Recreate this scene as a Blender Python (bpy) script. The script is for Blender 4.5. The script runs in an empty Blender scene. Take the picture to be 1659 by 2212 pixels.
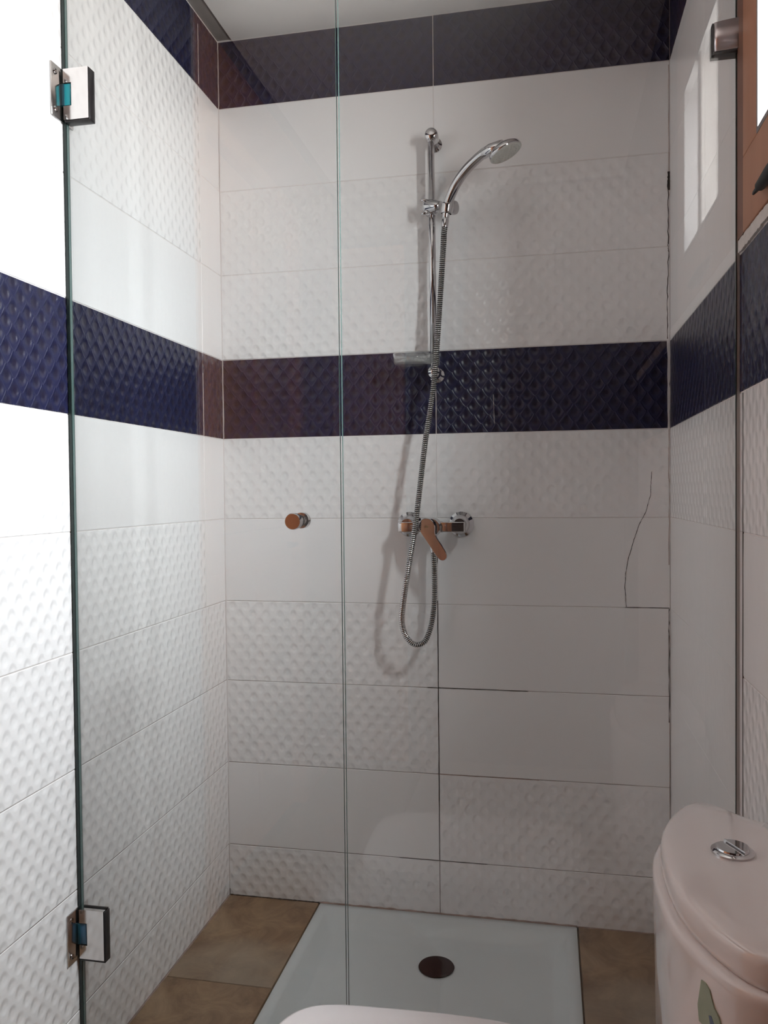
import bpy, bmesh, math, random
import numpy as np
from mathutils import Vector, Matrix
random.seed(7)
S = bpy.context.scene
COL = S.collection

# ------------------------------------------------------------------ camera
YAW, PITCH, ROLL, FPX = -0.19896, -0.02358, -0.01005, 1751.17
CAM = Vector((0.97724, -2.3547, 1.24759))
fw = Vector((math.sin(YAW)*math.cos(PITCH), math.cos(YAW)*math.cos(PITCH), math.sin(PITCH)))
rt = Vector((math.cos(YAW), -math.sin(YAW), 0)); up = rt.cross(fw)
r2 = rt*math.cos(ROLL) + up*math.sin(ROLL); u2 = -rt*math.sin(ROLL) + up*math.cos(ROLL)
cd = bpy.data.cameras.new('camera'); cam = bpy.data.objects.new('camera', cd); COL.objects.link(cam)
m = Matrix.Identity(4)
for i in range(3):
    m[i][0] = r2[i]; m[i][1] = u2[i]; m[i][2] = -fw[i]; m[i][3] = CAM[i]
cam.matrix_world = m
cd.sensor_fit = 'HORIZONTAL'; cd.sensor_width = 36; cd.lens = FPX/1659*36; cd.clip_start = .01
S.camera = cam

# ------------------------------------------------------------------ sky, light, exposure
SKY = 30.0
w = bpy.data.worlds.new('overcast_sky'); S.world = w; w.use_nodes = True
nt = w.node_tree; nt.nodes.clear()
o = nt.nodes.new('ShaderNodeOutputWorld'); bg = nt.nodes.new('ShaderNodeBackground')
tc = nt.nodes.new('ShaderNodeTexCoord'); sx = nt.nodes.new('ShaderNodeSeparateXYZ'); cr = nt.nodes.new('ShaderNodeValToRGB')
nt.links.new(tc.outputs['Generated'], sx.inputs[0])
mr = nt.nodes.new('ShaderNodeMapRange'); mr.inputs[1].default_value = -1; mr.inputs[2].default_value = 1
nt.links.new(sx.outputs[2], mr.inputs[0]); nt.links.new(mr.outputs[0], cr.inputs[0])
e = cr.color_ramp.elements                       # overcast sky: pale ground raised to light the ceiling, horizon darker than the zenith
e[0].position = 0; e[0].color = (.62, .60, .57, 1)
e[1].position = 1; e[1].color = (.95, 1.0, 1.02, 1)
for p_, c_ in ((.47, (.58, .57, .56, 1)), (.53, (.44, .46, .47, 1)), (.75, (.66, .68, .69, 1))):
    q = e.new(p_); q.color = c_
# broad glow added to the sky to send more light onto the back wall
gd = nt.nodes.new('ShaderNodeVectorMath'); gd.operation = 'DOT_PRODUCT'; gd.inputs[1].default_value = Vector((.55, -.62, .56)).normalized()
nt.links.new(tc.outputs['Generated'], gd.inputs[0])
g1 = nt.nodes.new('ShaderNodeMath'); g1.operation = 'MAXIMUM'; g1.inputs[1].default_value = 0; nt.links.new(gd.outputs['Value'], g1.inputs[0])
g2 = nt.nodes.new('ShaderNodeMath'); g2.operation = 'POWER'; g2.inputs[1].default_value = 3; nt.links.new(g1.outputs[0], g2.inputs[0])
g3 = nt.nodes.new('ShaderNodeMath'); g3.operation = 'MULTIPLY_ADD'; g3.inputs[1].default_value = 1.6*SKY; g3.inputs[2].default_value = .75*SKY; nt.links.new(g2.outputs[0], g3.inputs[0])
nt.links.new(cr.outputs[0], bg.inputs[0]); nt.links.new(g3.outputs[0], bg.inputs[1])
nt.links.new(bg.outputs[0], o.inputs[0])
# portal that only guides sampling of the sky through the window opening (emits nothing itself)
la = bpy.data.lights.new('window_portal', 'AREA'); la.shape = 'RECTANGLE'; la.size = .40; la.size_y = .40
la.cycles.is_portal = True
lo = bpy.data.objects.new('window_portal', la); COL.objects.link(lo)
lo.location = (1.43, -1.165, 2.01); lo.rotation_euler = (0, math.radians(90), 0)
S.view_settings.view_transform = 'Standard'; S.view_settings.look = 'None'
S.view_settings.gamma = 1; S.view_settings.use_curve_mapping = False
S.view_settings.exposure = 2.4
cy = S.cycles
cy.max_bounces = 14; cy.diffuse_bounces = 8; cy.glossy_bounces = 6; cy.transmission_bounces = 8; cy.transparent_max_bounces = 20
cy.use_denoising = True; cy.sample_clamp_indirect = 2; cy.caustics_reflective = False; cy.caustics_refractive = False

# ------------------------------------------------------------------ materials
def new_mat(name):
    mt = bpy.data.materials.new(name); mt.use_nodes = True
    return mt, mt.node_tree, mt.node_tree.nodes['Principled BSDF']
def N(nt, t, **k):
    n = nt.nodes.new(t)
    for a, v in k.items(): setattr(n, a, v)
    return n
def math_(nt, op, a, b=None, c=None):
    n = N(nt, 'ShaderNodeMath', operation=op)
    for i, v in enumerate((a, b, c)):
        if v is None: continue
        if isinstance(v, (int, float)): n.inputs[i].default_value = v
        else: nt.links.new(v, n.inputs[i])
    return n.outputs[0]
def simple(name, col, rough=.5, metal=0, noise=0, nscale=8, spec=None, bump=0, coat=0, bscale=None):
    mt, nt, b = new_mat(name)
    b.inputs['Base Color'].default_value = (*col, 1); b.inputs['Roughness'].default_value = rough; b.inputs['Metallic'].default_value = metal
    if coat: b.inputs['Coat Weight'].default_value = coat; b.inputs['Coat Roughness'].default_value = .05
    if spec is not None: b.inputs['Specular IOR Level'].default_value = spec
    t = N(nt, 'ShaderNodeTexCoord')
    if noise:
        n = N(nt, 'ShaderNodeTexNoise'); n.inputs['Scale'].default_value = nscale; n.inputs['Detail'].default_value = 5
        nt.links.new(t.outputs['Object'], n.inputs['Vector'])
        mx = N(nt, 'ShaderNodeMix', data_type='RGBA')
        mx.inputs['A'].default_value = (*[c*(1-noise) for c in col], 1); mx.inputs['B'].default_value = (*[min(1, c*(1+noise)) for c in col], 1)
        nt.links.new(n.outputs[0], mx.inputs['Factor']); nt.links.new(mx.outputs['Result'], b.inputs['Base Color'])
    if bump:
        n = N(nt, 'ShaderNodeTexNoise'); n.inputs['Scale'].default_value = bscale or nscale*3; n.inputs['Detail'].default_value = 6
        nt.links.new(t.outputs['Object'], n.inputs['Vector'])
        bp = N(nt, 'ShaderNodeBump'); bp.inputs['Strength'].default_value = 1; bp.inputs['Distance'].default_value = bump
        nt.links.new(n.outputs[0], bp.inputs['Height']); nt.links.new(bp.outputs[0], b.inputs['Normal'])
    return mt
AX, AZ = .6558/15, .0508
def relief_tile(name, col, rough, depth, ridge=.35, var=.03, soft=.12, spec=.5, pit=None):
    """glazed tile pressed with staggered pointed scales, each with a small dish"""
    mt, nt, b = new_mat(name)
    b.inputs['Roughness'].default_value = rough; b.inputs['Specular IOR Level'].default_value = spec
    t = N(nt, 'ShaderNodeTexCoord'); s = N(nt, 'ShaderNodeSeparateXYZ'); nt.links.new(t.outputs['Object'], s.inputs[0])
    X = math_(nt, 'DIVIDE', s.outputs[0], AX); Z = math_(nt, 'DIVIDE', s.outputs[2], AZ)
    def cell(off):
        fx = math_(nt, 'SUBTRACT', math_(nt, 'FRACT', math_(nt, 'ADD', X, 10+off)), .5)
        fz = math_(nt, 'SUBTRACT', math_(nt, 'FRACT', math_(nt, 'ADD', Z, 10+off)), .5)
        ax = math_(nt, 'ABSOLUTE', fx); az = math_(nt, 'ABSOLUTE', fz)
        # hex-like metric (0 centre, 1 edge)
        h = math_(nt, 'SQRT', math_(nt, 'ADD', math_(nt, 'MULTIPLY', math_(nt, 'MULTIPLY', fx, fx), 1.25), math_(nt, 'POWER', math_(nt, 'ABSOLUTE', math_(nt, 'ADD', fz, math_(nt, 'MULTIPLY', ax, .22))), 2)))
        r = math_(nt, 'SQRT', math_(nt, 'ADD', math_(nt, 'MULTIPLY', fx, fx), math_(nt, 'POWER', math_(nt, 'ABSOLUTE', math_(nt, 'SUBTRACT', fz, .06)), 2)))
        return h, r
    h1, r1 = cell(0); h2, r2_ = cell(.5)
    h = math_(nt, 'MINIMUM', h1, h2); r = math_(nt, 'MINIMUM', r1, r2_)
    dish = N(nt, 'ShaderNodeMapRange', interpolation_type='SMOOTHSTEP'); dish.inputs[1].default_value = .08; dish.inputs[2].default_value = .33
    nt.links.new(r, dish.inputs[0])
    diff = math_(nt, 'ABSOLUTE', math_(nt, 'SUBTRACT', h1, h2))
    rd = N(nt, 'ShaderNodeMapRange', interpolation_type='SMOOTHSTEP'); rd.inputs[1].default_value = 0; rd.inputs[2].default_value = soft
    rd.inputs[3].default_value = 1; rd.inputs[4].default_value = 0; nt.links.new(diff, rd.inputs[0])
    hh = math_(nt, 'ADD', dish.outputs[0], math_(nt, 'MULTIPLY', rd.outputs[0], ridge))
    bp = N(nt, 'ShaderNodeBump'); bp.inputs['Strength'].default_value = 1; bp.inputs['Distance'].default_value = depth
    nt.links.new(hh, bp.inputs['Height']); nt.links.new(bp.outputs[0], b.inputs['Normal'])
    n = N(nt, 'ShaderNodeTexNoise'); n.inputs['Scale'].default_value = 5; nt.links.new(t.outputs['Object'], n.inputs['Vector'])
    mx = N(nt, 'ShaderNodeMix', data_type='RGBA')
    mx.inputs['A'].default_value = (*[c*(1-var) for c in col], 1); mx.inputs['B'].default_value = (*[c*(1+var) for c in col], 1)
    nt.links.new(n.outputs[0], mx.inputs['Factor']); nt.links.new(mx.outputs['Result'], b.inputs['Base Color'])
    if pit:                                     # base colour darkens in each dish
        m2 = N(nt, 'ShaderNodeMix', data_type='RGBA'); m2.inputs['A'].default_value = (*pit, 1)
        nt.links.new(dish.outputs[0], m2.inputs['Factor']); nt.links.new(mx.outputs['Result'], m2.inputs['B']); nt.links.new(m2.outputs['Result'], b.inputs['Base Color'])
    return mt
def grout_mat():
    mt, nt, b = new_mat('grout'); b.inputs['Roughness'].default_value = .9
    t = N(nt, 'ShaderNodeTexCoord'); s = N(nt, 'ShaderNodeSeparateXYZ'); nt.links.new(t.outputs['Object'], s.inputs[0])
    n = N(nt, 'ShaderNodeTexNoise'); n.inputs['Scale'].default_value = 5; n.inputs['Detail'].default_value = 6; nt.links.new(t.outputs['Object'], n.inputs['Vector'])
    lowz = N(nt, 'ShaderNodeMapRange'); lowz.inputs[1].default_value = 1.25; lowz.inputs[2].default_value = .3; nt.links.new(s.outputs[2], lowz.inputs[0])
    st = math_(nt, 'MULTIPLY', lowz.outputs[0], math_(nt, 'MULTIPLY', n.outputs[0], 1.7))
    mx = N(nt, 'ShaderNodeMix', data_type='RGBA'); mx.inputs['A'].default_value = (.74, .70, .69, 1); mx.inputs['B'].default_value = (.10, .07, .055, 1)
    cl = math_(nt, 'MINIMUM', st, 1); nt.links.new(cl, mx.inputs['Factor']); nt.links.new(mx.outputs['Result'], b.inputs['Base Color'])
    return mt
def glass_mat(name, tint, extra=0, haze=0):
    """thin pane: each face reflects by Schlick and lets the rest straight through, tinted"""
    mt = bpy.data.materials.new(name); mt.use_nodes = True; nt = mt.node_tree; nt.nodes.clear()
    o = N(nt, 'ShaderNodeOutputMaterial'); tr = N(nt, 'ShaderNodeBsdfTransparent'); gl = N(nt, 'ShaderNodeBsdfGlossy')
    tr.inputs[0].default_value = (*tint, 1); gl.inputs['Roughness'].default_value = 0.0; gl.inputs[0].default_value = (1, 1, 1, 1)
    g = N(nt, 'ShaderNodeNewGeometry'); d = N(nt, 'ShaderNodeVectorMath', operation='DOT_PRODUCT')
    nt.links.new(g.outputs['Normal'], d.inputs[0]); nt.links.new(g.outputs['Incoming'], d.inputs[1])
    c = math_(nt, 'ABSOLUTE', d.outputs['Value'])
    F = math_(nt, 'ADD', .043+extra, math_(nt, 'MULTIPLY', .957-extra, math_(nt, 'POWER', math_(nt, 'SUBTRACT', 1, c), 5)))
    mx = N(nt, 'ShaderNodeMixShader'); nt.links.new(F, mx.inputs[0]); nt.links.new(tr.outputs[0], mx.inputs[1]); nt.links.new(gl.outputs[0], mx.inputs[2])
    if haze:
        df = N(nt, 'ShaderNodeBsdfDiffuse'); df.inputs[0].default_value = (.75, .75, .74, 1); m2 = N(nt, 'ShaderNodeMixShader'); m2.inputs[0].default_value = haze
        nt.links.new(mx.outputs[0], m2.inputs[1]); nt.links.new(df.outputs[0], m2.inputs[2]); nt.links.new(m2.outputs[0], o.inputs[0]); return mt
    nt.links.new(mx.outputs[0], o.inputs[0]); return mt
def wood_mat(name, a, b_, rough=.35, scale=6, axis='Z'):
    mt, nt, b = new_mat(name); b.inputs['Roughness'].default_value = rough
    t = N(nt, 'ShaderNodeTexCoord'); mp = N(nt, 'ShaderNodeMapping'); sc = [scale*3]*3; sc['XYZ'.index(axis)] = scale*.25
    mp.inputs['Scale'].default_value = sc; nt.links.new(t.outputs['Object'], mp.inputs[0])
    n = N(nt, 'ShaderNodeTexNoise'); n.inputs['Scale'].default_value = 2; n.inputs['Detail'].default_value = 7; n.inputs['Distortion'].default_value = .6
    nt.links.new(mp.outputs[0], n.inputs['Vector'])
    mx = N(nt, 'ShaderNodeMix', data_type='RGBA'); mx.inputs['A'].default_value = (*a, 1); mx.inputs['B'].default_value = (*b_, 1)
    nt.links.new(n.outputs[0], mx.inputs['Factor']); nt.links.new(mx.outputs['Result'], b.inputs['Base Color']); return mt
def stone_mat(name):
    mt, nt, b = new_mat(name); b.inputs['Roughness'].default_value = .38
    t = N(nt, 'ShaderNodeTexCoord'); n = N(nt, 'ShaderNodeTexNoise'); n.inputs['Scale'].default_value = 10; n.inputs['Detail'].default_value = 12; n.inputs['Roughness'].default_value = .68; n.inputs['Distortion'].default_value = .8
    nt.links.new(t.outputs['Object'], n.inputs['Vector'])
    cr = N(nt, 'ShaderNodeValToRGB'); e = cr.color_ramp.elements
    e[0].position = .36; e[0].color = (.17, .095, .05, 1); e[1].position = .70; e[1].color = (.40, .26, .145, 1)
    nt.links.new(n.outputs[0], cr.inputs[0])
    n2 = N(nt, 'ShaderNodeTexNoise'); n2.inputs['Scale'].default_value = 2.6; n2.inputs['Detail'].default_value = 3; nt.links.new(t.outputs['Object'], n2.inputs['Vector'])
    c2 = N(nt, 'ShaderNodeValToRGB'); c2.color_ramp.elements[0].position = .45; c2.color_ramp.elements[0].color = (0, 0, 0, 1); c2.color_ramp.elements[1].position = .65; c2.color_ramp.elements[1].color = (.55, .55, .55, 1)
    nt.links.new(n2.outputs[0], c2.inputs[0])
    mx = N(nt, 'ShaderNodeMix', data_type='RGBA'); mx.inputs['B'].default_value = (.34, .29, .235, 1)
    nt.links.new(c2.outputs[0], mx.inputs['Factor']); nt.links.new(cr.outputs[0], mx.inputs['A']); nt.links.new(mx.outputs['Result'], b.inputs['Base Color'])
    return mt
WHITE = (.85, .838, .845)
M = dict(
    white_relief=relief_tile('white_relief_tile', WHITE, .24, .0017, ridge=.10, soft=.3),
    white_flat=simple('white_plain_tile', WHITE, .26, noise=.02, nscale=4, bump=.0006, bscale=18),
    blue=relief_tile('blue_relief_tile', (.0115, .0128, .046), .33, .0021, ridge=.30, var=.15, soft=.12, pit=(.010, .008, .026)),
    grout=grout_mat(), plaster=simple('ceiling_plaster', (.80, .78, .76), .85, noise=.03, nscale=3, bump=.002, bscale=9),
    grey_matte=simple('dark_grey_matte', (.30, .275, .26), .9, noise=.12, nscale=12, bump=.002),
    ledge=simple('rough_white_filler', (.62, .59, .57), .85, noise=.15, nscale=40, bump=.004, bscale=90),
    glass=glass_mat('shower_glass', (.978, .984, .980)), wglass=glass_mat('window_glass', (.97, .98, .98)),
    clear=glass_mat('clear_plastic', (.93, .94, .94), .05, .14),
    glass_edge=simple('green_glass_edge', (.10, .16, .152), .2), dark_strip=simple('dark_green_strip', (.012, .022, .02), .35),
    chrome=simple('polished_chrome', (.60, .59, .60), .05, 1), chrome_soft=simple('satin_chrome', (.78, .76, .75), .16, 1),
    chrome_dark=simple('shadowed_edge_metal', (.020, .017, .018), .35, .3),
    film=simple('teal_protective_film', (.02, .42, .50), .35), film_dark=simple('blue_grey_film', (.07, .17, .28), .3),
    black=simple('black_plastic', (.008, .008, .009), .6), spray=simple('frosted_grey_plastic', (.56, .56, .52), .3, noise=.1, nscale=60),
    porcelain=simple('white_porcelain', (.80, .768, .768), .10, coat=.4), seat=simple('white_seat_plastic', (.86, .83, .84), .2),
    tray=simple('white_acrylic', (.66, .70, .71), .22, noise=.03, nscale=3), drain=simple('dark_red_brown_drain', (.022, .007, .009), .7, spec=.25),
    orange_wood=wood_mat('orange_brown_wood', (.33, .145, .080), (.42, .195, .110), .5), door_wood=wood_mat('orange_door_wood', (.76, .30, .13), (.88, .42, .20), .4),
    rebate=wood_mat('shaded_brown_wood', (.13, .055, .035), (.18, .08, .05), .5),
    terracotta=simple('terracotta_paint', (.58, .26, .15), .7, noise=.06, nscale=3), dim=simple('unlit_wall_brown', (.055, .035, .035), .8, noise=.1),
    stone=stone_mat('tan_marble_tile'), floor_grout=simple('brown_floor_grout', (.22, .15, .10), .9),
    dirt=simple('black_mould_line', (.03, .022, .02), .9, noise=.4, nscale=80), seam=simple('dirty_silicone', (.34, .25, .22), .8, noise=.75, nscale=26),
    bead_grey=simple('grey_silicone', (.42, .42, .41), .5), groove=simple('dark_hose_groove', (.03, .03, .03), .5, .5),
    hose_metal=simple('hose_steel', (.62, .61, .60), .2, 1), clamp_metal=simple('brushed_clamp_metal', (.62, .56, .57), .32, 1),
    film_shade=simple('shaded_teal_film', (.01, .07, .10), .4),
    grout_pale=simple('white_corner_grout', (.76, .73, .73), .8),
    jamb=simple('grey_window_jamb', (.20, .19, .19), .8, noise=.05, nscale=20),
    caulk=simple('pale_caulk', (.62, .55, .54), .7, noise=.1, nscale=40), leaf=simple('sage_green_print', (.34, .42, .31), .4, noise=.15, nscale=60), petal=simple('slate_blue_print', (.10, .15, .24), .4),
    pewter=simple('engraved_grey', (.35, .24, .14), .4, .6),
)

# ------------------------------------------------------------------ helpers
def link(name, me, mt=None, parent=None, smooth=False):
    ob = bpy.data.objects.new(name, me); COL.objects.link(ob)
    if mt is not None and not me.materials: me.materials.append(mt)
    if parent is not None: ob.parent = parent
    if smooth:
        for p in me.polygons: p.use_smooth = True
    return ob
def mesh(name, v, f, mt=None, parent=None, smooth=False, loc=None):
    """vertices are world coordinates; the object's origin is moved to loc (or the vertices' base centre)"""
    v = [Vector(a) for a in v]
    if loc is None:
        xs, ys, zs = zip(*v); loc = Vector(((min(xs)+max(xs))/2, (min(ys)+max(ys))/2, min(zs)))
    loc = Vector(loc)
    me = bpy.data.meshes.new(name); me.from_pydata([a-loc for a in v], [], f); me.validate()
    bm = bmesh.new(); bm.from_mesh(me); bmesh.ops.recalc_face_normals(bm, faces=bm.faces); bm.to_mesh(me); bm.free()
    ob = link(name, me, mt, None, smooth)
    ob.location = loc
    if parent is not None:
        ob.parent = parent; ob.location = loc - Vector(parent['_o'])
    ob['_o'] = list(loc)
    return ob
def empty(name, loc, label, cat, group=None):
    ob = bpy.data.objects.new(name, None); COL.objects.link(ob); ob.location = loc; ob['_o'] = list(loc); ob.empty_display_size = .05
    ob['label'] = label; ob['category'] = cat
    if group: ob['group'] = group
    return ob
def boxes(bl):
    v, f = [], []
    for (x0, x1, y0, y1, z0, z1) in bl:
        k = len(v)
        v += [(x, y, z) for z in (z0, z1) for y in (y0, y1) for x in (x0, x1)]
        f += [[k+i for i in q] for q in ((0, 2, 3, 1), (4, 5, 7, 6), (0, 1, 5, 4), (2, 6, 7, 3), (0, 4, 6, 2), (1, 3, 7, 5))]
    return v, f
def bevel(ob, w, seg=2):
    md = ob.modifiers.new('bevel', 'BEVEL'); md.width = w; md.segments = seg; md.limit_method = 'ANGLE'; md.angle_limit = math.radians(35)
    for p in ob.data.polygons: p.use_smooth = True
    return ob
def box(name, b, mt, parent=None, bev=0, seg=2):
    v, f = boxes([b]); ob = mesh(name, v, f, mt, parent)
    if bev: bevel(ob, bev, seg)
    return ob
def frames(path):
    P = [Vector(p) for p in path]; T = []
    for i in range(len(P)):
        a = P[max(i-1, 0)]; b = P[min(i+1, len(P)-1)]; T.append((b-a).normalized())
    n = T[0].orthogonal().normalized(); out = []
    for i in range(len(P)):
        n = (n - T[i]*n.dot(T[i])).normalized(); out.append((P[i], T[i], n, T[i].cross(n)))
    return out
def tube_vf(path, rad, n=16, flat=None, cap=True, n0=None):
    fr = frames(path); v, f = [], []
    if n0 is not None:
        n0 = Vector(n0); fr = [(p, t, (n0-t*n0.dot(t)).normalized(), t.cross((n0-t*n0.dot(t)).normalized())) for p, t, a, b in fr]
    for i, (p, t, a, b) in enumerate(fr):
        r = rad[i] if hasattr(rad, '__len__') else rad
        fl = flat[i] if hasattr(flat, '__len__') else (flat or 1)
        for k in range(n):
            th = 2*math.pi*k/n; v.append(p + a*math.cos(th)*r*fl + b*math.sin(th)*r)
    for i in range(len(fr)-1):
        for k in range(n):
            f.append([i*n+k, i*n+(k+1) % n, (i+1)*n+(k+1) % n, (i+1)*n+k])
    if cap:
        f.append(list(range(n))[::-1]); f.append([(len(fr)-1)*n+k for k in range(n)])
    return v, f
def tube(name, path, rad, mt, parent=None, n=16, flat=None, n0=None):
    v, f = tube_vf(path, rad, n, flat, True, n0); ob = mesh(name, v, f, mt, parent, True); flatcaps(ob, n); return ob
def flatcaps(ob, n):
    for p in ob.data.polygons:
        if len(p.vertices) == n and n > 4: p.use_smooth = False
def lathe(name, o_, ax, prof, mt, parent=None, n=32):
    """prof: list of (distance along ax, radius)"""
    o_ = Vector(o_); ax = Vector(ax).normalized(); a = ax.orthogonal().normalized(); b = ax.cross(a); v, f = [], []
    for (d, r) in prof:
        for k in range(n):
            th = 2*math.pi*k/n; v.append(o_ + ax*d + (a*math.cos(th)+b*math.sin(th))*max(r, 1e-5))
    for i in range(len(prof)-1):
        for k in range(n): f.append([i*n+k, i*n+(k+1) % n, (i+1)*n+(k+1) % n, (i+1)*n+k])
    f.append(list(range(n))[::-1]); f.append([(len(prof)-1)*n+k for k in range(n)])
    ob = mesh(name, v, f, mt, parent, True); flatcaps(ob, n)
    md = ob.modifiers.new('edge', 'EDGE_SPLIT'); md.split_angle = math.radians(40)
    return ob
def ring_lathe(name, o_, ax, prof, mt, parent=None, n=32):
    o_ = Vector(o_); ax = Vector(ax).normalized(); a = ax.orthogonal().normalized(); b = ax.cross(a); v, f = [], []; m_ = len(prof)
    for (d, r) in prof:
        for k in range(n):
            th = 2*math.pi*k/n; v.append(o_ + ax*d + (a*math.cos(th)+b*math.sin(th))*r)
    for i in range(m_):
        for k in range(n): f.append([i*n+k, i*n+(k+1) % n, ((i+1) % m_)*n+(k+1) % n, ((i+1) % m_)*n+k])
    ob = mesh(name, v, f, mt, parent, True); md = ob.modifiers.new('edge', 'EDGE_SPLIT'); md.split_angle = math.radians(40); return ob
def smooth_path(P, k=6):
    P = [Vector(p) for p in P]; out = []
    for i in range(len(P)-1):
        p0 = P[max(i-1, 0)]; p1 = P[i]; p2 = P[i+1]; p3 = P[min(i+2, len(P)-1)]
        for j in range(k):
            t = j/k; out.append(.5*((2*p1)+(p2-p0)*t+(2*p0-5*p1+4*p2-p3)*t*t+(3*p1-p0-3*p2+p3)*t**3))
    out.append(P[-1]); return out
def loft(name, rings, mt, parent=None, smooth=True):
    n = len(rings[0]); v = [p for r in rings for p in r]; f = []
    for i in range(len(rings)-1):
        for k in range(n): f.append([i*n+k, i*n+(k+1) % n, (i+1)*n+(k+1) % n, (i+1)*n+k])
    f.append(list(range(n))[::-1]); f.append([(len(rings)-1)*n+k for k in range(n)])
    ob = mesh(name, v, f, mt, parent, smooth)
    return ob
def chaikin(P, it=2):
    for _ in range(it):
        Q = []
        for i in range(len(P)):
            a, b = P[i], P[(i+1) % len(P)]
            Q += [(a[0]*.75+b[0]*.25, a[1]*.75+b[1]*.25), (a[0]*.25+b[0]*.75, a[1]*.25+b[1]*.75)]
        P = Q
    return P
def offset(P, d):
    """offset a closed 2-D outline outwards by d"""
    n = len(P); out = []; A = sum(P[i][0]*P[(i+1) % n][1]-P[(i+1) % n][0]*P[i][1] for i in range(n)); s = 1 if A > 0 else -1
    for i in range(n):
        a, b = P[i-1], P[(i+1) % n]; tx, ty = b[0]-a[0], b[1]-a[1]; L = math.hypot(tx, ty) or 1
        out.append((P[i][0]+s*ty/L*d, P[i][1]-s*tx/L*d))
    return out
def structure(ob): ob['kind'] = 'structure'; return ob

# ------------------------------------------------------------------ tiled walls
ZR = [0, .1592, .417, .6725, .9191, 1.1721, 1.418, 1.6592, 1.9169, 2.172, 2.4216, 2.6239]
CEIL = 2.624
_tile = {}
def tile_mesh(wd, ht, mk, tight=False):
    key = (round(wd, 4), round(ht, 4), mk, tight)
    if key in _tile: return _tile[key]
    c = .0012; t = .006; j = .0008
    if tight: c = .0003; j = .0001
    v, f = [], []
    for (y, i_) in ((t, 0), (c, 0), (0, c)):
        for (x, z) in ((j+i_, j+i_), (wd-j-i_, j+i_), (wd-j-i_, ht-j-i_), (j+i_, ht-j-i_)): v.append((x, y, z))
    for r in (0, 4):
        for k in range(4): f.append([r+k, r+(k+1) % 4, r+4+(k+1) % 4, r+4+k])
    f += [[3, 2, 1, 0], [8, 9, 10, 11]]
    me = bpy.data.meshes.new('tile'); me.from_pydata(v, [], f); me.materials.append(M[mk])
    bm = bmesh.new(); bm.from_mesh(me); bmesh.ops.recalc_face_normals(bm, faces=bm.faces); bm.to_mesh(me); bm.free()
    _tile[key] = me; return me
def place_tile(parent, side, a0, a1, z0, z1, mk, tight=False):
    """a0<a1 is the run along the wall seen from inside, left to right"""
    me = tile_mesh(a1-a0, z1-z0, mk, tight)
    ob = bpy.data.objects.new('tile', me); COL.objects.link(ob); ob.parent = parent; po = Vector(parent['_o'])
    jit = 0 if tight else random.uniform(-.0004, .0004)
    if side == 'back': loc = Vector((a0, jit, z0)); rz = 0
    elif side == 'left': loc = Vector((jit, a0, z0)); rz = math.pi/2
    else: loc = Vector((1.311+jit, -a0, z0)); rz = -math.pi/2
    ob.location = loc - po; ob.rotation_euler = (0, 0, rz); return ob
G = .0013                                      # the grout bed lies this far behind the tile faces
v, f = boxes([(-.12, 1.471, G, .12, -.08, 2.70)])
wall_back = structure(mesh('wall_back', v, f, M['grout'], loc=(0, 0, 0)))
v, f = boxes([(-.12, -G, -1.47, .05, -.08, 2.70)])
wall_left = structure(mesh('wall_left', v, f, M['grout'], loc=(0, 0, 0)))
XR = 1.311
WY0, WY1, WZ0, WZ1 = -1.360, -.974, 1.818, 2.20          # window opening
v, f = boxes([(XR+G, XR+.10, WY1+.01, .05, -.08, 2.70), (XR+G, XR+.10, WY0-.01, WY1+.01, -.08, WZ0-.01), (XR+G, XR+.10, WY0-.01, WY1+.01, WZ1+.01, 2.70), (XR+G, XR+.10, -3.1, WY0-.01, -.08, 2.70)])
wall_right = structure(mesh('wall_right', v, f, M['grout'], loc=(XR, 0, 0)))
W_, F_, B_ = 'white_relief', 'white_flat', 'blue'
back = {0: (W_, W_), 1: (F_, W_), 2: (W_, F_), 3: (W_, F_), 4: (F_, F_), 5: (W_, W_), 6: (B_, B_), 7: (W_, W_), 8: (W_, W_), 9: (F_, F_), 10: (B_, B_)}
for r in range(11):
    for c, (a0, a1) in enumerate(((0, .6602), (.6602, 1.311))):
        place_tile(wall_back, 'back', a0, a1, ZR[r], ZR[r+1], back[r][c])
# left wall, seen from inside left to right: nearer camera first
lcols = [(-1.456, -.80), (-.80, -.144), (-.144, 0)]
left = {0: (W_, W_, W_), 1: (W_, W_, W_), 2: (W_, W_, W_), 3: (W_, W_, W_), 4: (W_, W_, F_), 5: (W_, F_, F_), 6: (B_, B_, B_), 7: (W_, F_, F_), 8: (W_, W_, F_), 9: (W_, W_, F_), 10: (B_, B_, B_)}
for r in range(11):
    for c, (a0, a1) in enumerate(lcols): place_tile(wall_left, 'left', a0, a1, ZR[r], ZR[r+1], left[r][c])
rcols = [(0, .503), (.503, .847), (.847, 1.503), (1.503, 2.159), (2.159, 2.46)]
for r in range(11):
    for c, (a0, a1) in enumerate(rcols):
        if r >= 7 and c >= 2: continue
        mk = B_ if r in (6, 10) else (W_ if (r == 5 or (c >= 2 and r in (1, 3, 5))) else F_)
        place_tile(wall_right, 'right', a0, a1, ZR[r], ZR[r+1], mk, mk == F_ and c < 2)
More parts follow.
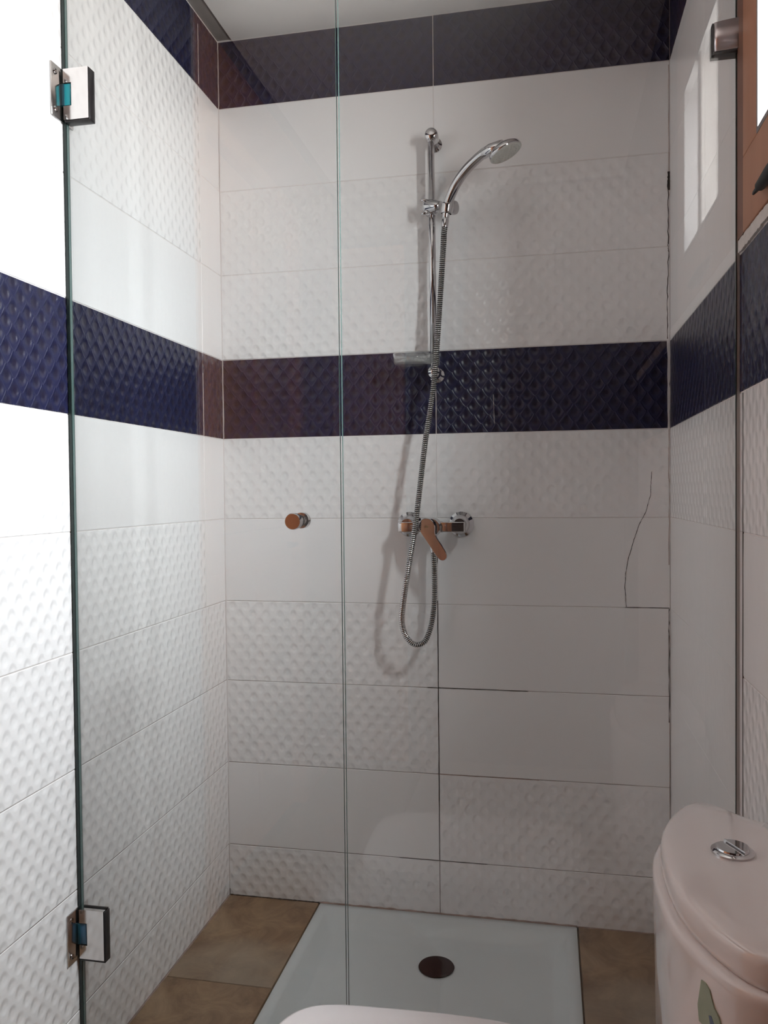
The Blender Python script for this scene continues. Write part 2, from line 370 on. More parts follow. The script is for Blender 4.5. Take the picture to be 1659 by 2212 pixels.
# plain plastered / wooden rest of the room behind the camera
v, f = boxes([(-.12, 0, -3.1, -2.45, -.08, 2.70), (-.12, 0, -2.45, -1.47, 2.38, 2.70), (-.20, -.12, -3.1, -1.40, -.16, 2.75)])
structure(mesh('wall_left', v, f, M['terracotta'], loc=(0, -3, 0)))
v, f = boxes([(-.12, 1.471, -3.15, -3.0, -.08, 2.70)])
structure(mesh('wall_front', v, f, M['dim']))  # unseen rear wall, its lack of light painted in as dark brown
dr = structure(mesh('door_1', *boxes([(-.07, -.03, -2.40, -1.52, .01, 2.32)]), M['door_wood']))
for (y0, y1, z0, z1) in ((-2.32, -1.99, .15, 1.0), (-1.93, -1.60, .15, 1.0), (-2.32, -1.99, 1.12, 2.2), (-1.93, -1.60, 1.12, 2.2)):
    box('panel', (-.0301, -.018, y0, y1, z0, z1), M['door_wood'], dr, .006)
tube('handle', [(-.03, -2.35, 1.05), (.01, -2.35, 1.05), (.015, -2.33, 1.05), (.015, -2.24, 1.05)], .009, M['chrome'], dr)
d2 = structure(mesh('door_2', *boxes([(.0, .335, -3.0, -2.965, .0, 2.38)]), M['door_wood']))
box('panel', (.05, .29, -2.966, -2.955, .15, 1.05), M['door_wood'], d2, .005)
box('panel', (.05, .29, -2.966, -2.955, 1.2, 2.25), M['door_wood'], d2, .005)
v, f = boxes([(-.08, .012, -1.52, -1.465, 0, 2.38), (-.08, .012, -2.455, -2.40, 0, 2.38), (-.08, .012, -2.40, -1.52, 2.325, 2.38)])
structure(mesh('trim_1', v, f, M['door_wood']))
# ceiling with a recessed darker grey strip along the left wall
structure(mesh('ceiling', *boxes([(.046, XR+.10, -3.1, .12, CEIL, CEIL+.1)]), M['plaster']))
structure(mesh('trim_2', *boxes([(-.12, .046, -3.1, .12, CEIL+.004, CEIL+.1)]), M['grey_matte']))

# ------------------------------------------------------------------ floor
TX0, TX1, TY0 = .291, 1.055, -.775
v, f = boxes([(-.1, XR+.1, -3.1, .1, -.16, -.07), (-.1, TX0, -3.1, .1, -.07, -.009), (TX1, XR+.1, -3.1, .1, -.07, -.009), (TX0, TX1, -3.1, TY0, -.07, -.009)])
floor = structure(mesh('floor', v, f, M['floor_grout'], loc=(0, 0, 0)))
def floor_tile(x0, x1, y0, y1):
    j = .0012; c = .001
    v, f = [], []
    for (z, i_) in ((-.0095, j), (-c, j), (0, j+c)):
        v += [(x0+i_, y0+i_, z), (x1-i_, y0+i_, z), (x1-i_, y1-i_, z), (x0+i_, y1-i_, z)]
    for r in (0, 4):
        for k in range(4): f.append([r+k, r+(k+1) % 4, r+4+(k+1) % 4, r+4+k])
    f += [[3, 2, 1, 0], [8, 9, 10, 11]]
    mesh('tile', v, f, M['stone'], floor)
for (y1, y0) in ((0, -.435), (-.435, TY0)):
    floor_tile(0, TX0-.002, y0, y1); floor_tile(TX1+.002, XR, y0, y1)
yy = TY0
while yy > -2.99:
    y0 = max(yy-.45, -3.0)
    for (x0, x1) in ((0, .425), (.425, .875), (.875, XR)): floor_tile(x0, x1, y0, yy)
    yy -= .45

# ------------------------------------------------------------------ grime, cracks and caulk lines on the walls
def ribbon(name, pts, wd, mt, parent, jit=.0006, side='back', off=.0004, sub=10, wj=(.55, 1.35)):
    P = [];  rnd = random.Random(len(pts)*7+int(pts[0][1]*1000))
    for i in range(len(pts)-1):
        for k in range(sub): t = k/sub; P.append((pts[i][0]*(1-t)+pts[i+1][0]*t+rnd.uniform(-jit, jit), pts[i][1]*(1-t)+pts[i+1][1]*t+rnd.uniform(-jit, jit)))
    P.append(tuple(pts[-1])); v = []; f = []
    for i, p in enumerate(P):
        a = P[max(i-1, 0)]; b = P[min(i+1, len(P)-1)]; tx, tz = b[0]-a[0], b[1]-a[1]; L = math.hypot(tx, tz) or 1; nx, nz = -tz/L, tx/L
        w2 = wd/2*rnd.uniform(*wj)
        for s, d in ((-1, .001), (-1, -off), (1, -off), (1, .001)):
            q = (p[0]+nx*w2*s, p[1]+nz*w2*s)
            v.append((q[0], d, q[1]) if side == 'back' else ((XR+d, q[0], q[1]) if side == 'right' else (-d, q[0], q[1])))
    for i in range(len(P)-1):
        for k in range(4): f.append([i*4+k, i*4+(k+1) % 4, (i+1)*4+(k+1) % 4, (i+1)*4+k])
    f += [[0, 1, 2, 3], [len(v)-1, len(v)-2, len(v)-3, len(v)-4]]
    return mesh(name, v, f, mt, parent)
ribbon('crack', [(1.262, 1.30), (1.259, 1.259), (1.258, 1.233), (1.246, 1.188), (1.228, 1.152), (1.214, 1.111), (1.199, 1.059), (1.192, 1.02), (1.189, .975), (1.193, .922)], .0013, M['dirt'], wall_back, .0006, off=.0006)
cx = XR-.003
ribbon('corner_gap', [(cx, 2.41), (cx, 2.12)], .0012, M['seam'], wall_back, .0006)
ribbon('corner_gap', [(cx, 2.12), (cx, 2.07)], .007, M['dirt'], wall_back, .0004, off=.001)
ribbon('corner_gap', [(cx-.001, 2.07), (cx-.002, 1.93), (cx-.001, 1.90), (cx-.004, 1.78), (cx-.004, 1.664)], .0019, M['dirt'], wall_back, .0012)
ribbon('caulk', [(cx-.001, 1.662), (cx-.001, 1.416)], .0066, M['grout_pale'], wall_back, .0008, off=.001)
ribbon('corner_gap', [(cx-.001, 1.416), (cx-.001, 1.28), (cx, 1.27), (cx-.001, 1.04)], .0016, M['seam'], wall_back, .0008)
ribbon('corner_gap', [(cx-.001, .918), (cx-.001, .84), (cx-.001, .60)], .0024, M['dirt'], wall_back, .0008)
ribbon('corner_gap', [(cx, .60), (cx, .30), (cx, .02)], .0018, M['seam'], wall_back, .0008)
ribbon('grime_line', [(1.19, .9205), (XR-.004, .9200)], .0014, M['dirt'], wall_back, .0004)
ribbon('grime_line', [(.628, .6725), (.74, .6725), (.92, .6720)], .0012, M['dirt'], wall_back, .0004)
ribbon('grime_line', [(.655, .4175), (.80, .417), (.95, .4165)], .0020, M['seam'], wall_back, .0006)
ribbon('grime_line', [(.54, .1592), (.66, .1592), (.80, .1592)], .0016, M['dirt'], wall_back, .0005)
ribbon('grime_line', [(.6602, .93), (.6602, .67), (.6602, .42), (.6602, .16)], .0016, M['dirt'], wall_back, .0005)
ribbon('grime_line', [(.6602, 1.09), (.6602, 1.04)], .0014, M['dirt'], wall_back, .0003)
ribbon('caulk', [(.6602, 1.655), (.6602, 1.42)], .0018, M['caulk'], wall_back, .0005)
ribbon('caulk', [(.6602, 2.622), (.6602, 2.424)], .0014, M['caulk'], wall_back, .0005)
ribbon('caulk', [(.0015, 1.657), (.0015, 1.42)], .0036, M['caulk'], wall_back, .0005, off=.0018)
ribbon('caulk', [(.0013, 1.415), (.0013, .02)], .0030, M['grout_pale'], wall_back, .0003, off=.0010)
ribbon('caulk', [(.0013, 2.42), (.0013, 1.66)], .0030, M['grout_pale'], wall_back, .0003, off=.0010)
ribbon('caulk', [(.0015, 2.60), (.0015, 2.43)], .0016, M['caulk'], wall_back, .0005)
ribbon('caulk', [(-.144, 1.60), (-.144, 1.42)], .0022, M['caulk'], wall_left, .0006, 'left')
ribbon('caulk', [(-.144, 2.60), (-.144, 2.43)], .0026, M['caulk'], wall_left, .0006, 'left')
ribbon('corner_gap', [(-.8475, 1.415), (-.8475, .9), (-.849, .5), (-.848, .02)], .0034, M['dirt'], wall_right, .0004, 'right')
ribbon('scratch', [(.8265, 1.527), (.829, 1.443)], .0008, M['caulk'], wall_back, .0001, off=.0009)
# sealant bead where the wall meets the tray and the floor
def bead(name, p0, p1, r, mt, parent, seed=0):
    rnd = random.Random(seed); n = 60; P = [Vector(p0).lerp(Vector(p1), i/n) for i in range(n+1)]
    v, f = tube_vf(P, [r*rnd.uniform(.6, 1.4) for _ in P], 6); return mesh(name, v, f, mt, parent, True)
bead('sealant', (TX0, -.0015, .001), (TX1, -.0015, .001), .0035, M['seam'], wall_back, 1)
bead('sealant', (.005, -.001, .000), (TX0, -.001, .000), .0022, M['dirt'], wall_back, 2)
bead('sealant', (TX1, -.001, .000), (XR, -.001, .000), .002, M['seam'], wall_back, 3)
bead('sealant', (.0015, -.80, .0), (.0015, -.005, .0), .0026, M['seam'], wall_left, 4)

# ------------------------------------------------------------------ window on the right wall
def rect_frame(x0, x1, Y0, Y1, Z0, Z1, y0, y1, z0, z1):
    return [(x0, x1, Y0, Y1, Z0, z0), (x0, x1, Y0, Y1, z1, Z1), (x0, x1, Y0, y0, z0, z1), (x0, x1, y1, Y1, z0, z1)]
win = structure(mesh('window_1', *boxes(rect_frame(XR-.006, XR+.012, -1.47, -.872, 1.683, 2.36, WY0-.0078, WY1+.0078, WZ0-.0078, WZ1+.0078)), M['orange_wood'], loc=(XR, -1.165, 1.683)))
bevel(win, .002, 2)
mesh('casing_rebate', *boxes([(XR-.005, XR+.001, -.872, -.829, 1.683, CEIL), (XR-.005, XR+.001, -1.47, -.872, 2.36, CEIL)]), M['rebate'], win)  # shade of the recess put into the darker wood colour
mesh('reveal', *boxes(rect_frame(XR-.0065, XR+.10, WY0-.008, WY1+.008, WZ0-.008, WZ1+.008, WY0, WY1, WZ0, WZ1)), M['jamb'], win)
for i, (a, b) in enumerate(((WY0, -1.222), (-1.179, WY1))):
    sf = mesh('sash', *boxes(rect_frame(XR+.05, XR+.075, a, b, WZ0, WZ1, a+.008, b-.008, WZ0+.008, WZ1-.008)), M['jamb'], win)
    mesh('pane', *boxes([(XR+.061, XR+.065, a+.006, b-.006, WZ0+.006, WZ1-.006)]), M['wglass'], sf)
mesh('mullion', *boxes([(XR+.0, XR+.08, -1.222, -1.179, WZ0, WZ1)]), M['grey_matte'], win)
# filler ledge between the blue band and the wood
ribbon('filler_ledge', [(-.829, 1.6715), (-1.2, 1.6715), (-2.46, 1.6715)], .0215, M['ledge'], wall_right, .0007, 'right', off=.004, sub=60, wj=(.88, 1.12))
# upper right wall finish further back (painted, in the same unlit tone)
structure(mesh('trim_3', *boxes([(XR-.002, XR+.001, -3.0, -1.47, 1.684, CEIL), (XR-.002, XR+.001, -3.0, -2.46, 0, 1.684)]), M['dim']))
# black stay below the window
st = empty('window_stay', (XR-.02, -1.05, 1.70), 'slim black tapered window stay on the brown wood under the bright window', 'window stay')
tube('arm', [(XR-.016, -.988, 1.7085), (XR-.016, -.998, 1.7085), (XR-.016, -1.020, 1.707), (XR-.016, -1.030, 1.706), (XR-.016, -1.09, 1.705), (XR-.016, -1.16, 1.704), (XR-.016, -1.21, 1.704)], [.002, .0032, .0042, .008, .0105, .010, .009], M['black'], st, 12)
lathe('bracket', (XR-.0055, -1.16, 1.704), (-1, 0, 0), [(0, .013), (.003, .013), (.010, .008)], M['black'], st, 16)

# ------------------------------------------------------------------ shower tray
tray = empty('shower_tray', ((TX0+TX1)/2, TY0/2, -.04), 'square white shower tray set between tan floor tiles', 'shower tray')
def rrect(x0, x1, y0, y1, r, z, n=6):
    P = []
    for (cx_, cy_, a) in ((x1-r, y1-r, 0), (x0+r, y1-r, 90), (x0+r, y0+r, 180), (x1-r, y0+r, 270)):
        for k in range(n+1): t = math.radians(a+90*k/n); P.append((cx_+r*math.cos(t), cy_+r*math.sin(t), z))
    return P
a0, a1, b0, b1 = TX0+.001, TX1-.001, TY0+.001, -.0035
R = [rrect(a0, a1, b0, b1, .004, -.065), rrect(a0, a1, b0, b1, .004, -.001), rrect(a0+.002, a1-.002, b0+.002, b1-.002, .004, .0012)]
for ins, z, r in ((.030, .0012, .03), (.033, -.004, .035), (.050, -.020, .05), (.062, -.034, .065), (.074, -.0395, .075), (.10, -.0410, .085)):
    R.append(rrect(a0+ins, a1-ins, b0+ins, b1-ins, r, z))
DX, DY = .675, -.197
R.append([(DX+(p[0]-DX)*.45, DY+(p[1]-DY)*.45, -.0430) for p in R[-1]])
R.append([(DX+.05*math.cos(math.atan2(p[1]-DY, p[0]-DX)), DY+.05*math.sin(math.atan2(p[1]-DY, p[0]-DX)), -.0455) for p in R[-1]])
loft('basin', R, M['tray'], tray)
dn = lathe('drain_cover', (DX, DY, -.0454), (0, 0, 1), [(0, .047), (.003, .049), (.006, .047), (.0085, .036), (.0095, .0)], M['drain'], tray, 40)

# ------------------------------------------------------------------ glass
def glass_panel(parent, x0, x1, z0, z1, y=-.82, t=.008, hole=None):
    v, f = boxes([(x0, x1, y-t/2, y+t/2, z0, z1)])
    ob = mesh('pane', v, f, None, parent)
    ob.data.materials.append(M['glass']); ob.data.materials.append(M['glass_edge'])
    for p in ob.data.polygons:
        if abs(p.normal.y) < .5: p.material_index = 1
    return ob
GY = -.82
door = empty('shower_door', (.295, GY, .012), 'hinged clear glass shower door at left, hung on two wall hinges', 'shower door')
glass_panel(door, .0085, .5825, .012, 2.30)
box('edge_dark_strip', (.0022, .0080, GY-.006, GY+.006, .012, 2.30), M['dark_strip'], door)  # added dark strip painting the gap's reflection along the pane edge
def hinge(zc, film, facem):
    # wall plate, clamp plates around the glass, knuckle block covered with film
    wp = box('wall_plate', (0.0, .0035, GY-.047, GY+.030, zc-.054, zc+.054), facem, door, .0015)
    for dz in (-.038, .038):
        lathe('screw', (.0035, GY-.034, zc+dz), (1, 0, 0), [(0, .006), (.0015, .006), (.0025, .004)], M['chrome'], wp, 14)
    # C-shaped clamp: plate with a notch at the wall side, back and front
    def cshape(y0, y1):
        return boxes([(.026, .064, y0, y1, zc-.052, zc+.052), (.008, .026, y0, y1, zc+.0235, zc+.052), (.008, .026, y0, y1, zc-.052, zc-.0235)])
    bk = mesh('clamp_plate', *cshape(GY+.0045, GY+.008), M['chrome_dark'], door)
    fr = mesh('clamp_plate', *cshape(GY-.0135, GY-.0045), facem, door)
    for pz in ((.052, .0535), (-.0535, -.052)):
        pass
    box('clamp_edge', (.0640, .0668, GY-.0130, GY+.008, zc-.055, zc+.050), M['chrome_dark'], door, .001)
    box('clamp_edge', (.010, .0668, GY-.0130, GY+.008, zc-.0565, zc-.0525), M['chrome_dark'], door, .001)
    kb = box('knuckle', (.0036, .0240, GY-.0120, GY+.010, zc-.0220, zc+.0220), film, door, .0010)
    box('knuckle_shade', (.0036, .0100, GY-.0135, GY-.0115, zc-.0220, zc+.0220), M['film_shade'], kb, .0005)  # thin cover added to paint the shaded left part of the knuckle
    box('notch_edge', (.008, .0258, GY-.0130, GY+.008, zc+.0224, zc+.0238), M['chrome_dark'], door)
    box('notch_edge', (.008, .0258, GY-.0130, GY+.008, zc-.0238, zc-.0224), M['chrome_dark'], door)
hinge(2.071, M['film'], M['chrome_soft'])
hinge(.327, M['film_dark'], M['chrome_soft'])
# knob through the glass
KX, KZ = .4945, 1.194
kn = lathe('knob', (KX, GY-.004, KZ), (0, -1, 0), [(0, .0125), (.004, .0125), (.005, .0105), (.013, .0105), (.014, .0158), (.030, .0160), (.0325, .0150)], M['chrome_soft'], door, 36)
lathe('knob', (KX, GY+.004, KZ), (0, 1, 0), [(0, .0125), (.004, .0125), (.005, .0105), (.013, .0105), (.014, .0158), (.030, .0160), (.0325, .0150)], M['chrome_soft'], door, 36)
fixed = empty('fixed_glass_panel', (.95, GY, .002), 'fixed clear glass panel at right, clamped to the right wall', 'glass panel')
glass_panel(fixed, .5870, 1.3054, .002, 2.30)
box('silicone', (1.3042, 1.3054, GY-.0052, GY-.0041, .002, 2.30), M['dark_strip'], fixed)
box('silicone', (1.3056, 1.3108, GY-.0045, GY+.0045, .002, 2.30), M['bead_grey'], fixed)
# wall clamp: U-shaped plate wrapped round the pane
def uplate(y):
    v = [];  n = 10
    for i in range(n+1):
        t = i/n; x = 1.268 + (1.3105-1.268)*t; b_ = .0050+.010*t**.7
        yo = y - b_ if y < GY else y + b_
        for z in (2.014, 2.064): v += [(x, y, z), (x, yo, z)]
    f = []
    for i in range(n):
        k = i*4; f += [[k, k+4, k+5, k+1], [k+2, k+3, k+7, k+6], [k+1, k+5, k+7, k+3], [k, k+2, k+6, k+4]]
    f += [[0, 1, 3, 2], [n*4, n*4+2, n*4+3, n*4+1]]
    return v, f
mesh('clamp_plate', *uplate(GY-.0045), M['clamp_metal'], fixed, True)
mesh('clamp_plate', *uplate(GY+.0045), M['chrome_dark'], fixed, True)
box('clamp_edge', (1.266, 1.3105, GY-.010, GY+.012, 2.0085, 2.0125), M['chrome_dark'], fixed)
box('clamp_edge', (1.2645, 1.2675, GY-.009, GY+.012, 2.0085, 2.063), M['chrome_dark'], fixed)

# ------------------------------------------------------------------ shower rail
RX = .661
rail = empty('shower_rail', (RX, -.03, 1.587), 'vertical chrome shower rail fixed to the tiled back wall', 'shower rail')
tube('bar', [(RX-.002, -.055, 2.252), (RX+.002, -.055, 1.587)], .0100, M['chrome'], rail, 24)
for (x, z) in ((RX+.002, 2.251), (RX+.004, 1.587)):
    mo = lathe('mount', (x, 0, z), (0, -1, 0), [(0.0005, .022), (.004, .0215), (.008, .0150), (.030, .0135), (.040, .0185), (.070, .0190), (.078, .0175), (.082, .013), (.0835, .004)], M['chrome'], rail, 32)
sl = mesh('slider', *tube_vf([(RX, -.055, 2.032), (RX, -.055, 2.036), (RX, -.055, 2.068), (RX, -.055, 2.072)], [.0165, .0185, .0185, .0165], 24), M['chrome'], rail, True)
tube('slider_arm', [(RX-.022, -.066, 2.054), (RX-.012, -.068, 2.053), (RX+.015, -.074, 2.050), (RX+.028, -.078, 2.048)], [.0125, .0165, .0160, .0140], M['chrome'], sl, 20)
ring_lathe('holder', (.7070, -.0985, 2.019), (.16, -.09, 1), [(0, .0150), (.001, .0162), (.003, .0166), (.024, .0180), (.027, .0175), (.027, .0160), (.0, .0145)], M['chrome'], sl, 28)
tube('lever', [(RX-.004, -.070, 2.064), (RX-.022, -.074, 2.070), (RX-.030, -.073, 2.073)], [.007, .005, .003], M['chrome'], sl, 12)
tube('lever', [(RX-.004, -.070, 2.040), (RX-.020, -.074, 2.034), (RX-.028, -.073, 2.031)], [.006, .005, .003], M['chrome'], sl, 12)
lathe('slider_knob', (RX+.054, -.064, 2.046), (.85, -.45, -.15), [(-.004, .014), (0, .0185), (.012, .0195), (.017, .018), (.019, .011)], M['chrome'], sl, 24)

# hand shower: curved handle that flares into a round head
hs = empty('hand_shower', (.707, -.10, 2.01), 'chrome hand shower with round grey spray head resting in the slider', 'hand shower')
HP = smooth_path([(.7045, -.098, 2.006), (.708, -.100, 2.028), (.717, -.106, 2.055), (.738, -.122, 2.090), (.770, -.145, 2.119), (.808, -.168, 2.141), (.835, -.182, 2.149)], 5)
L = len(HP)-1
rad = [(.0098+.0030*min(1, i/9)+.0022*(i/L)) for i in range(L+1)]
handle = tube('handle', HP, rad, M['chrome'], hs, 24, flat=[1-.18*(i/L) for i in range(L+1)], n0=(0, 0, 1))
hc = Vector((.873, -.197, 2.137)); hn = Vector((.42, -.01, -.92)).normalized()
lathe('head', hc, hn, [(-.019, .008), (-.017, .020), (-.011, .033), (-.003, .0430), (.004, .0450), (.0065, .0445), (.0078, .043)], M['chrome'], hs, 48)
tube('neck', [tuple(HP[-5]), tuple(HP[-1]), tuple(hc-hn*.012)], [.0145, .0150, .017], M['chrome'], hs, 20)
sf = lathe('spray_face', hc+hn*.0080, hn, [(0, .0428), (.0012, .042), (.0018, .040), (.0018, .0)], M['spray'], hs, 48)
# rubber nozzles on the face
v, f = [], []; a = hn.orthogonal().normalized(); b = hn.cross(a)
for rr, nn in ((.010, 6), (.019, 12), (.028, 18), (.0365, 24)):
    for k in range(nn):
        th = 2*math.pi*k/nn; c = hc+hn*.0096+(a*math.cos(th)+b*math.sin(th))*rr; vv, ff = tube_vf([c, c+hn*.0016], .0011, 5); q = len(v); v += vv; f += [[i+q for i in g] for g in ff]
nz = mesh('nozzles', v, f, M['spray'], sf); nz['kind'] = 'stuff'
v, f = tube_vf([hc+hn*.0075+(a*math.cos(t)+b*math.sin(t))*.0436 for t in [2*math.pi*i/40 for i in range(41)]], .0009, 6, cap=False)
mesh('face_ring', v, f, M['chrome_soft'], hs, True)

# hose: spiral-wound metal
hpts = [(.7045, -.098, 2.003), (.7005, -.102, 1.965), (.698, -.105, 1.918), (.688, -.105, 1.779), (.677, -.105, 1.638), (.666, -.110, 1.523), (.646, -.117, 1.394), (.6295, -.128, 1.253), (.616, -.142, 1.138), (.595, -.138, 1.022), (.578, -.122, .928), (.573, -.112, .887), (.579, -.102, .849), (.596, -.095, .823), (.615, -.090, .816), (.635, -.085, .827), (.650, -.080, .863), (.658, -.075, .910), (.661, -.070, .962), (.660, -.066, 1.041), (.657, -.062, 1.098)]
dense = smooth_path(hpts, 30)
cum = [0]
for i in range(1, len(dense)): cum.append(cum[-1]+(dense[i]-dense[i-1]).length)
tot = cum[-1]; pitch = .0053; nr = int(tot/pitch); P = []; Rr = []
ci = 0
for i in range(nr*4+1):
    s = tot*i/(nr*4)
    while ci < len(cum)-2 and cum[ci+1] < s: ci += 1
    t = (s-cum[ci])/max(1e-9, cum[ci+1]-cum[ci]); P.append(dense[ci].lerp(dense[ci+1], min(1, t))); Rr.append((.0088, .0086, .0066, .0066)[i % 4])
hose = tube('shower_hose', P, Rr, M['hose_metal'], None, 12)
hose.data.materials.append(M['groove'])
for i_, p_ in enumerate(hose.data.polygons):
    if i_ < (len(P)-1)*12 and (i_//12) % 4 in (1, 2): p_.material_index = 1
hose['label'] = 'ribbed metal shower hose looping from hand shower down to mixer'; hose['category'] = 'hose'
for (p0, p1) in ((P[0], P[16]), (P[-1], P[-17])):
    d = (p1-p0).normalized(); lathe('collar', p0, d, [(0, .0098), (.002, .0102), (.016, .0098), (.022, .0088)], M['chrome'], hose, 20)

# soap dish, clear plastic ring with a floor, clipped on the rail
sd = empty('soap_dish', (.609, -.09, 1.60), 'clear plastic soap dish clipped low on the shower rail', 'soap dish')
def ellring(cx_, cy_, rx, ry, z, n=40): return [(cx_+rx*math.cos(2*math.pi*k/n), cy_+ry*math.sin(2*math.pi*k/n), z) for k in range(n)]
sc_ = (.605, -.088)
loft('dish', [ellring(*sc_, .049, .044, 1.610), ellring(*sc_, .051, .046, 1.612), ellring(*sc_, .0535, .049, 1.638), ellring(*sc_, .0515, .047, 1.638), ellring(*sc_, .049, .0445, 1.615), ellring(*sc_, .03, .027, 1.614)], M['clear'], sd)
ring_lathe('clip', (RX+.002, -.055, 1.611), (0, 0, 1), [(0, .0120), (0, .0155), (.002, .0165), (.025, .0165), (.027, .0155), (.027, .0120)], M['clear'], sd, 24)

# ------------------------------------------------------------------ mixer
mx_ = empty('shower_mixer', (.655, -.05, 1.14), 'chrome shower mixer with paddle lever on the plain tiles below the rail', 'mixer tap')
MZ = 1.1495
for x in (.580, .7315):
    lathe('flange', (x, 0, MZ+.005), (0, -1, 0), [(.0005, .0365), (.004, .0365), (.010, .030), (.020, .019), (.026, .0175), (.052, .0175)], M['chrome'], mx_, 40)
for (x0, x1, nm) in ((.5605, .632, 'inlet_arm'), (.680, .7490, 'inlet_arm')):
    box(nm, (x0, x1, -.086, -.050, MZ-.0142, MZ+.0142), M['chrome'], mx_, .0025, 3)
tube('body', [(.625, -.067, MZ), (.685, -.067, MZ)], .0165, M['chrome'], mx_, 28)
lathe('cartridge_cap', (.657, -.068, MZ), (0, -1, 0), [(0, .0275), (.020, .0285), (.024, .0270), (.030, .0245), (.036, .0240)], M['chrome'], mx_, 40)
tube('outlet', [(.657, -.062, MZ-.014), (.657, -.062, MZ-.05)], .0095, M['chrome'], mx_, 20)
# paddle lever: rounded head tapering to a neck and widening to a rounded tip
hd = Vector((.6475, -.125, 1.1525)); tp = Vector((.6905, -.133, 1.0720)); ax = (tp-hd); Ln = ax.length; ax.normalize()
out = Vector((-.086, -.97, .0)).normalized(); ax = (ax-out*ax.dot(out)).normalized(); sd_ = out.cross(ax).normalized()
prof = [(-.0235, 0), (-.0225, .008), (-.018, .0155), (-.009, .0215), (0, .0232), (.010, .0222), (.018, .0180), (.026, .0128), (.036, .0108), (.050, .0112), (.070, .0132), (.086, .0145), (.096, .0135), (.103, .009), (.106, 0)]
sc = Ln/.0915
prof2 = [(-.0235, 0), (-.0225, .008), (-.018, .0155), (-.009, .0215), (0, .0232), (.015, .0222), (.035, .0198), (.055, .0178), (.070, .0168), (.086, .0150), (.096, .0125), (.103, .008), (.106, 0)]
outl = [(a_*sc, b_) for a_, b_ in prof] + [(a_*sc, -b_) for a_, b_ in prof2[-2:0:-1]]
outl = chaikin(outl, 1)
def lev(off, ins): return [hd + ax*p[0] + sd_*p[1] + out*off for p in offset(outl, -ins)]
lv = loft('lever', [lev(-.008, .001), lev(-.007, 0), lev(-.0015, 0), lev(0, .0012)], M['chrome'], mx_, False)
box('logo', (hd.x-.005, hd.x+.005, hd.y-.0010, hd.y+.0006, hd.z-.003, hd.z+.003), M['pewter'], lv)

# ------------------------------------------------------------------ toilet
YC = -1.235
toilet = empty('toilet', (1.0, YC, 0), 'white toilet standing against the right wall in front of the glass', 'toilet')
half = [(1.1300, 0), (1.1305, .038), (1.1345, .085), (1.1460, .130), (1.163, .172), (1.182, .205), (1.203, .223), (1.226, .222), (1.246, .203), (1.263, .178), (1.285, .158), (1.3075, .150)]
def closed(h): return [(x, YC+w) for x, w in h] + [(x, YC-w) for x, w in h[::-1] if w > 0]
lid_o = chaikin(closed(half), 2)
def ring(P, z, d=0): return [(x, y, z) for x, y in (offset(P, d) if d else P)]
def clampx(Rg): return [(min(p[0], XR-.001), p[1], p[2]) for p in Rg]
def scaled(P, s, z): cx_, cy_ = 1.215, YC; return [(cx_+(x-cx_)*s, cy_+(y-cy_)*s, z) for x, y in P]
loft('tank', [clampx(r) for r in [ring(lid_o, .345, -.006), ring(lid_o, .36, .007), ring(lid_o, .60, .010), ring(lid_o, .685, .012), ring(lid_o, .705, .0125), ring(lid_o, .714, .012), ring(lid_o, .7185, .008), ring(lid_o, .7195, .002)]], M['porcelain'], toilet)
loft('tank_lid', [clampx(r) for r in [ring(lid_o, .7200, -.002), ring(lid_o, .7215, .0015), ring(lid_o, .728, .002), ring(lid_o, .744, .0015), ring(lid_o, .7505, -.0005), ring(lid_o, .7545, -.004), ring(lid_o, .757, -.010)]] + [scaled(lid_o, .78, .7595), scaled(lid_o, .5, .762), scaled(lid_o, .2, .763)], M['porcelain'], toilet)
BX, BY = 1.2175, -1.213
fb = lathe('flush_button', (BX, BY, .762), (0, 0, 1), [(0, .0275), (.0035, .0275), (.0055, .025), (.006, .0225)], M['chrome'], toilet, 40)
# two half-moon push plates
def halfmoon(sgn, cut, r, z0, z1):
    t0 = math.acos(cut/r) if sgn > 0 else math.acos(-cut/r); n = 16; P = []
    al = math.radians(25)
    for i in range(n+1):
        th = -t0+2*t0*i/n if sgn > 0 else (math.pi-(math.pi-t0)) * 0 + (math.pi - math.acos(cut/r)) + 2*math.acos(cut/r)*i/n
        P.append((r*math.cos(th), r*math.sin(th)))
    P = [(BX+x*math.cos(al)-y*math.sin(al), BY+x*math.sin(al)+y*math.cos(al)) for x, y in P]
    return [[(x, y, z0) for x, y in P], [(x, y, z1) for x, y in offset(P, -.0012)]]
loft('push_plate', halfmoon(1, .0015, .0215, .7675, .7720), M['chrome'], fb, False)
loft('push_plate', halfmoon(-1, .0015, .0215, .7675, .7700), M['chrome'], fb, False)
# bowl, seat and lid
hl = [(.540, 0), (.5405, .060), (.546, .105), (.562, .140), (.588, .163), (.630, .175), (.72, .180), (.83, .184), (.92, .178), (.985, .165), (1.035, .150), (1.045, .10)]
seat_o = chaikin(closed(hl), 2)
def sc2(P, sx, sy, z, cx_=.85): return [(cx_+(x-cx_)*sx, YC+(y-YC)*sy, z) for x, y in P]
loft('bowl', [sc2(seat_o, .62, .62, 0, .98), sc2(seat_o, .60, .60, .05, .98), sc2(seat_o, .58, .56, .14, .97), sc2(seat_o, .70, .66, .22, .93), sc2(seat_o, .90, .88, .30, .87), sc2(seat_o, .975, .96, .345), sc2(seat_o, .98, .965, .362)], M['porcelain'], toilet)
box('bowl_back', (.98, XR-.002, YC-.11, YC+.11, 0, .345), M['porcelain'], toilet, .03, 4)
loft('seat', [ring(seat_o, .3635, -.006), ring(seat_o, .365, 0), ring(seat_o, .374, .0), ring(seat_o, .376, -.004)], M['seat'], toilet)
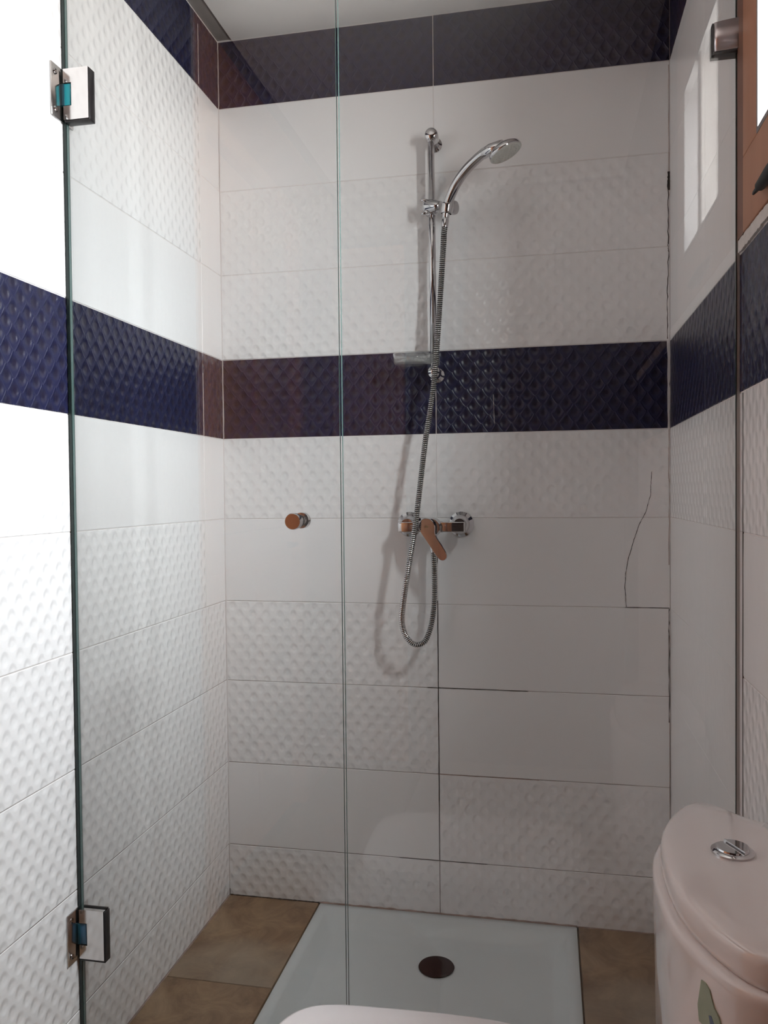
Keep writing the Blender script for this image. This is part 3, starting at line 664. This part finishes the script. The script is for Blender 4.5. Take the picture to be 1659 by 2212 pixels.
loft('seat_lid', [ring(seat_o, .3775, -.004), ring(seat_o, .379, .001), ring(seat_o, .388, .002), ring(seat_o, .3935, -.001), ring(seat_o, .396, -.007), sc2(seat_o, .85, .80, .398), sc2(seat_o, .5, .5, .4005), sc2(seat_o, .15, .15, .401)], M['seat'], toilet)
for s in (-1, 1):
    tube('hinge_cap', [(1.053, YC+s*.075-.012, .382), (1.053, YC+s*.075+.012, .382)], .010, M['seat'], toilet, 14)
# printed flower decal on the tank front
def decal(name, pts, mt):
    C0 = Vector((1.1525, -1.405, .673)); nrm = Vector((-.88, -.47, 0)).normalized(); hx = Vector((0, 0, 1)).cross(nrm).normalized()
    if hx.y > 0: hx = -hx
    P = [(C0+hx*a_*1.4+Vector((0, 0, 1))*b_) for a_, b_ in pts]; n = len(P)
    # seat each point just on the curved tank front
    out_o = offset(lid_o, .0118); res = []
    for p in P:
        best = None
        for i in range(len(out_o)):
            a, b = out_o[i], out_o[(i+1) % len(out_o)]
            if a[0] > 1.215 and b[0] > 1.215: continue
            dx, dy = b[0]-a[0], b[1]-a[1]; t = max(0, min(1, ((p.x-a[0])*dx+(p.y-a[1])*dy)/(dx*dx+dy*dy)))
            q = (a[0]+dx*t, a[1]+dy*t); d = math.hypot(p.x-q[0], p.y-q[1])
            if best is None or d < best[0]: best = (d, q)
        res.append(Vector((best[1][0], best[1][1], p.z)))
    v = [p+nrm*.0016 for p in res]+[p-nrm*.002 for p in res]; f = [list(range(n)), list(range(n, 2*n))[::-1]]+[[i, (i+1) % n, n+(i+1) % n, n+i] for i in range(n)]
    return mesh(name, v, f, mt, toilet)
decal('printed_leaf', [(-.010, -.03), (-.012, -.012), (-.009, .006), (-.007, .020), (-.001, .021), (.004, .017), (.009, .002), (.015, -.004), (.018, -.016), (.014, -.03)], M['leaf'])
decal('printed_petal', [(.003, -.012), (.006, -.010), (.012, -.020), (.012, -.032), (.006, -.026)], M['petal'])

for ob in bpy.data.objects:
    if '_o' in ob: del ob['_o']
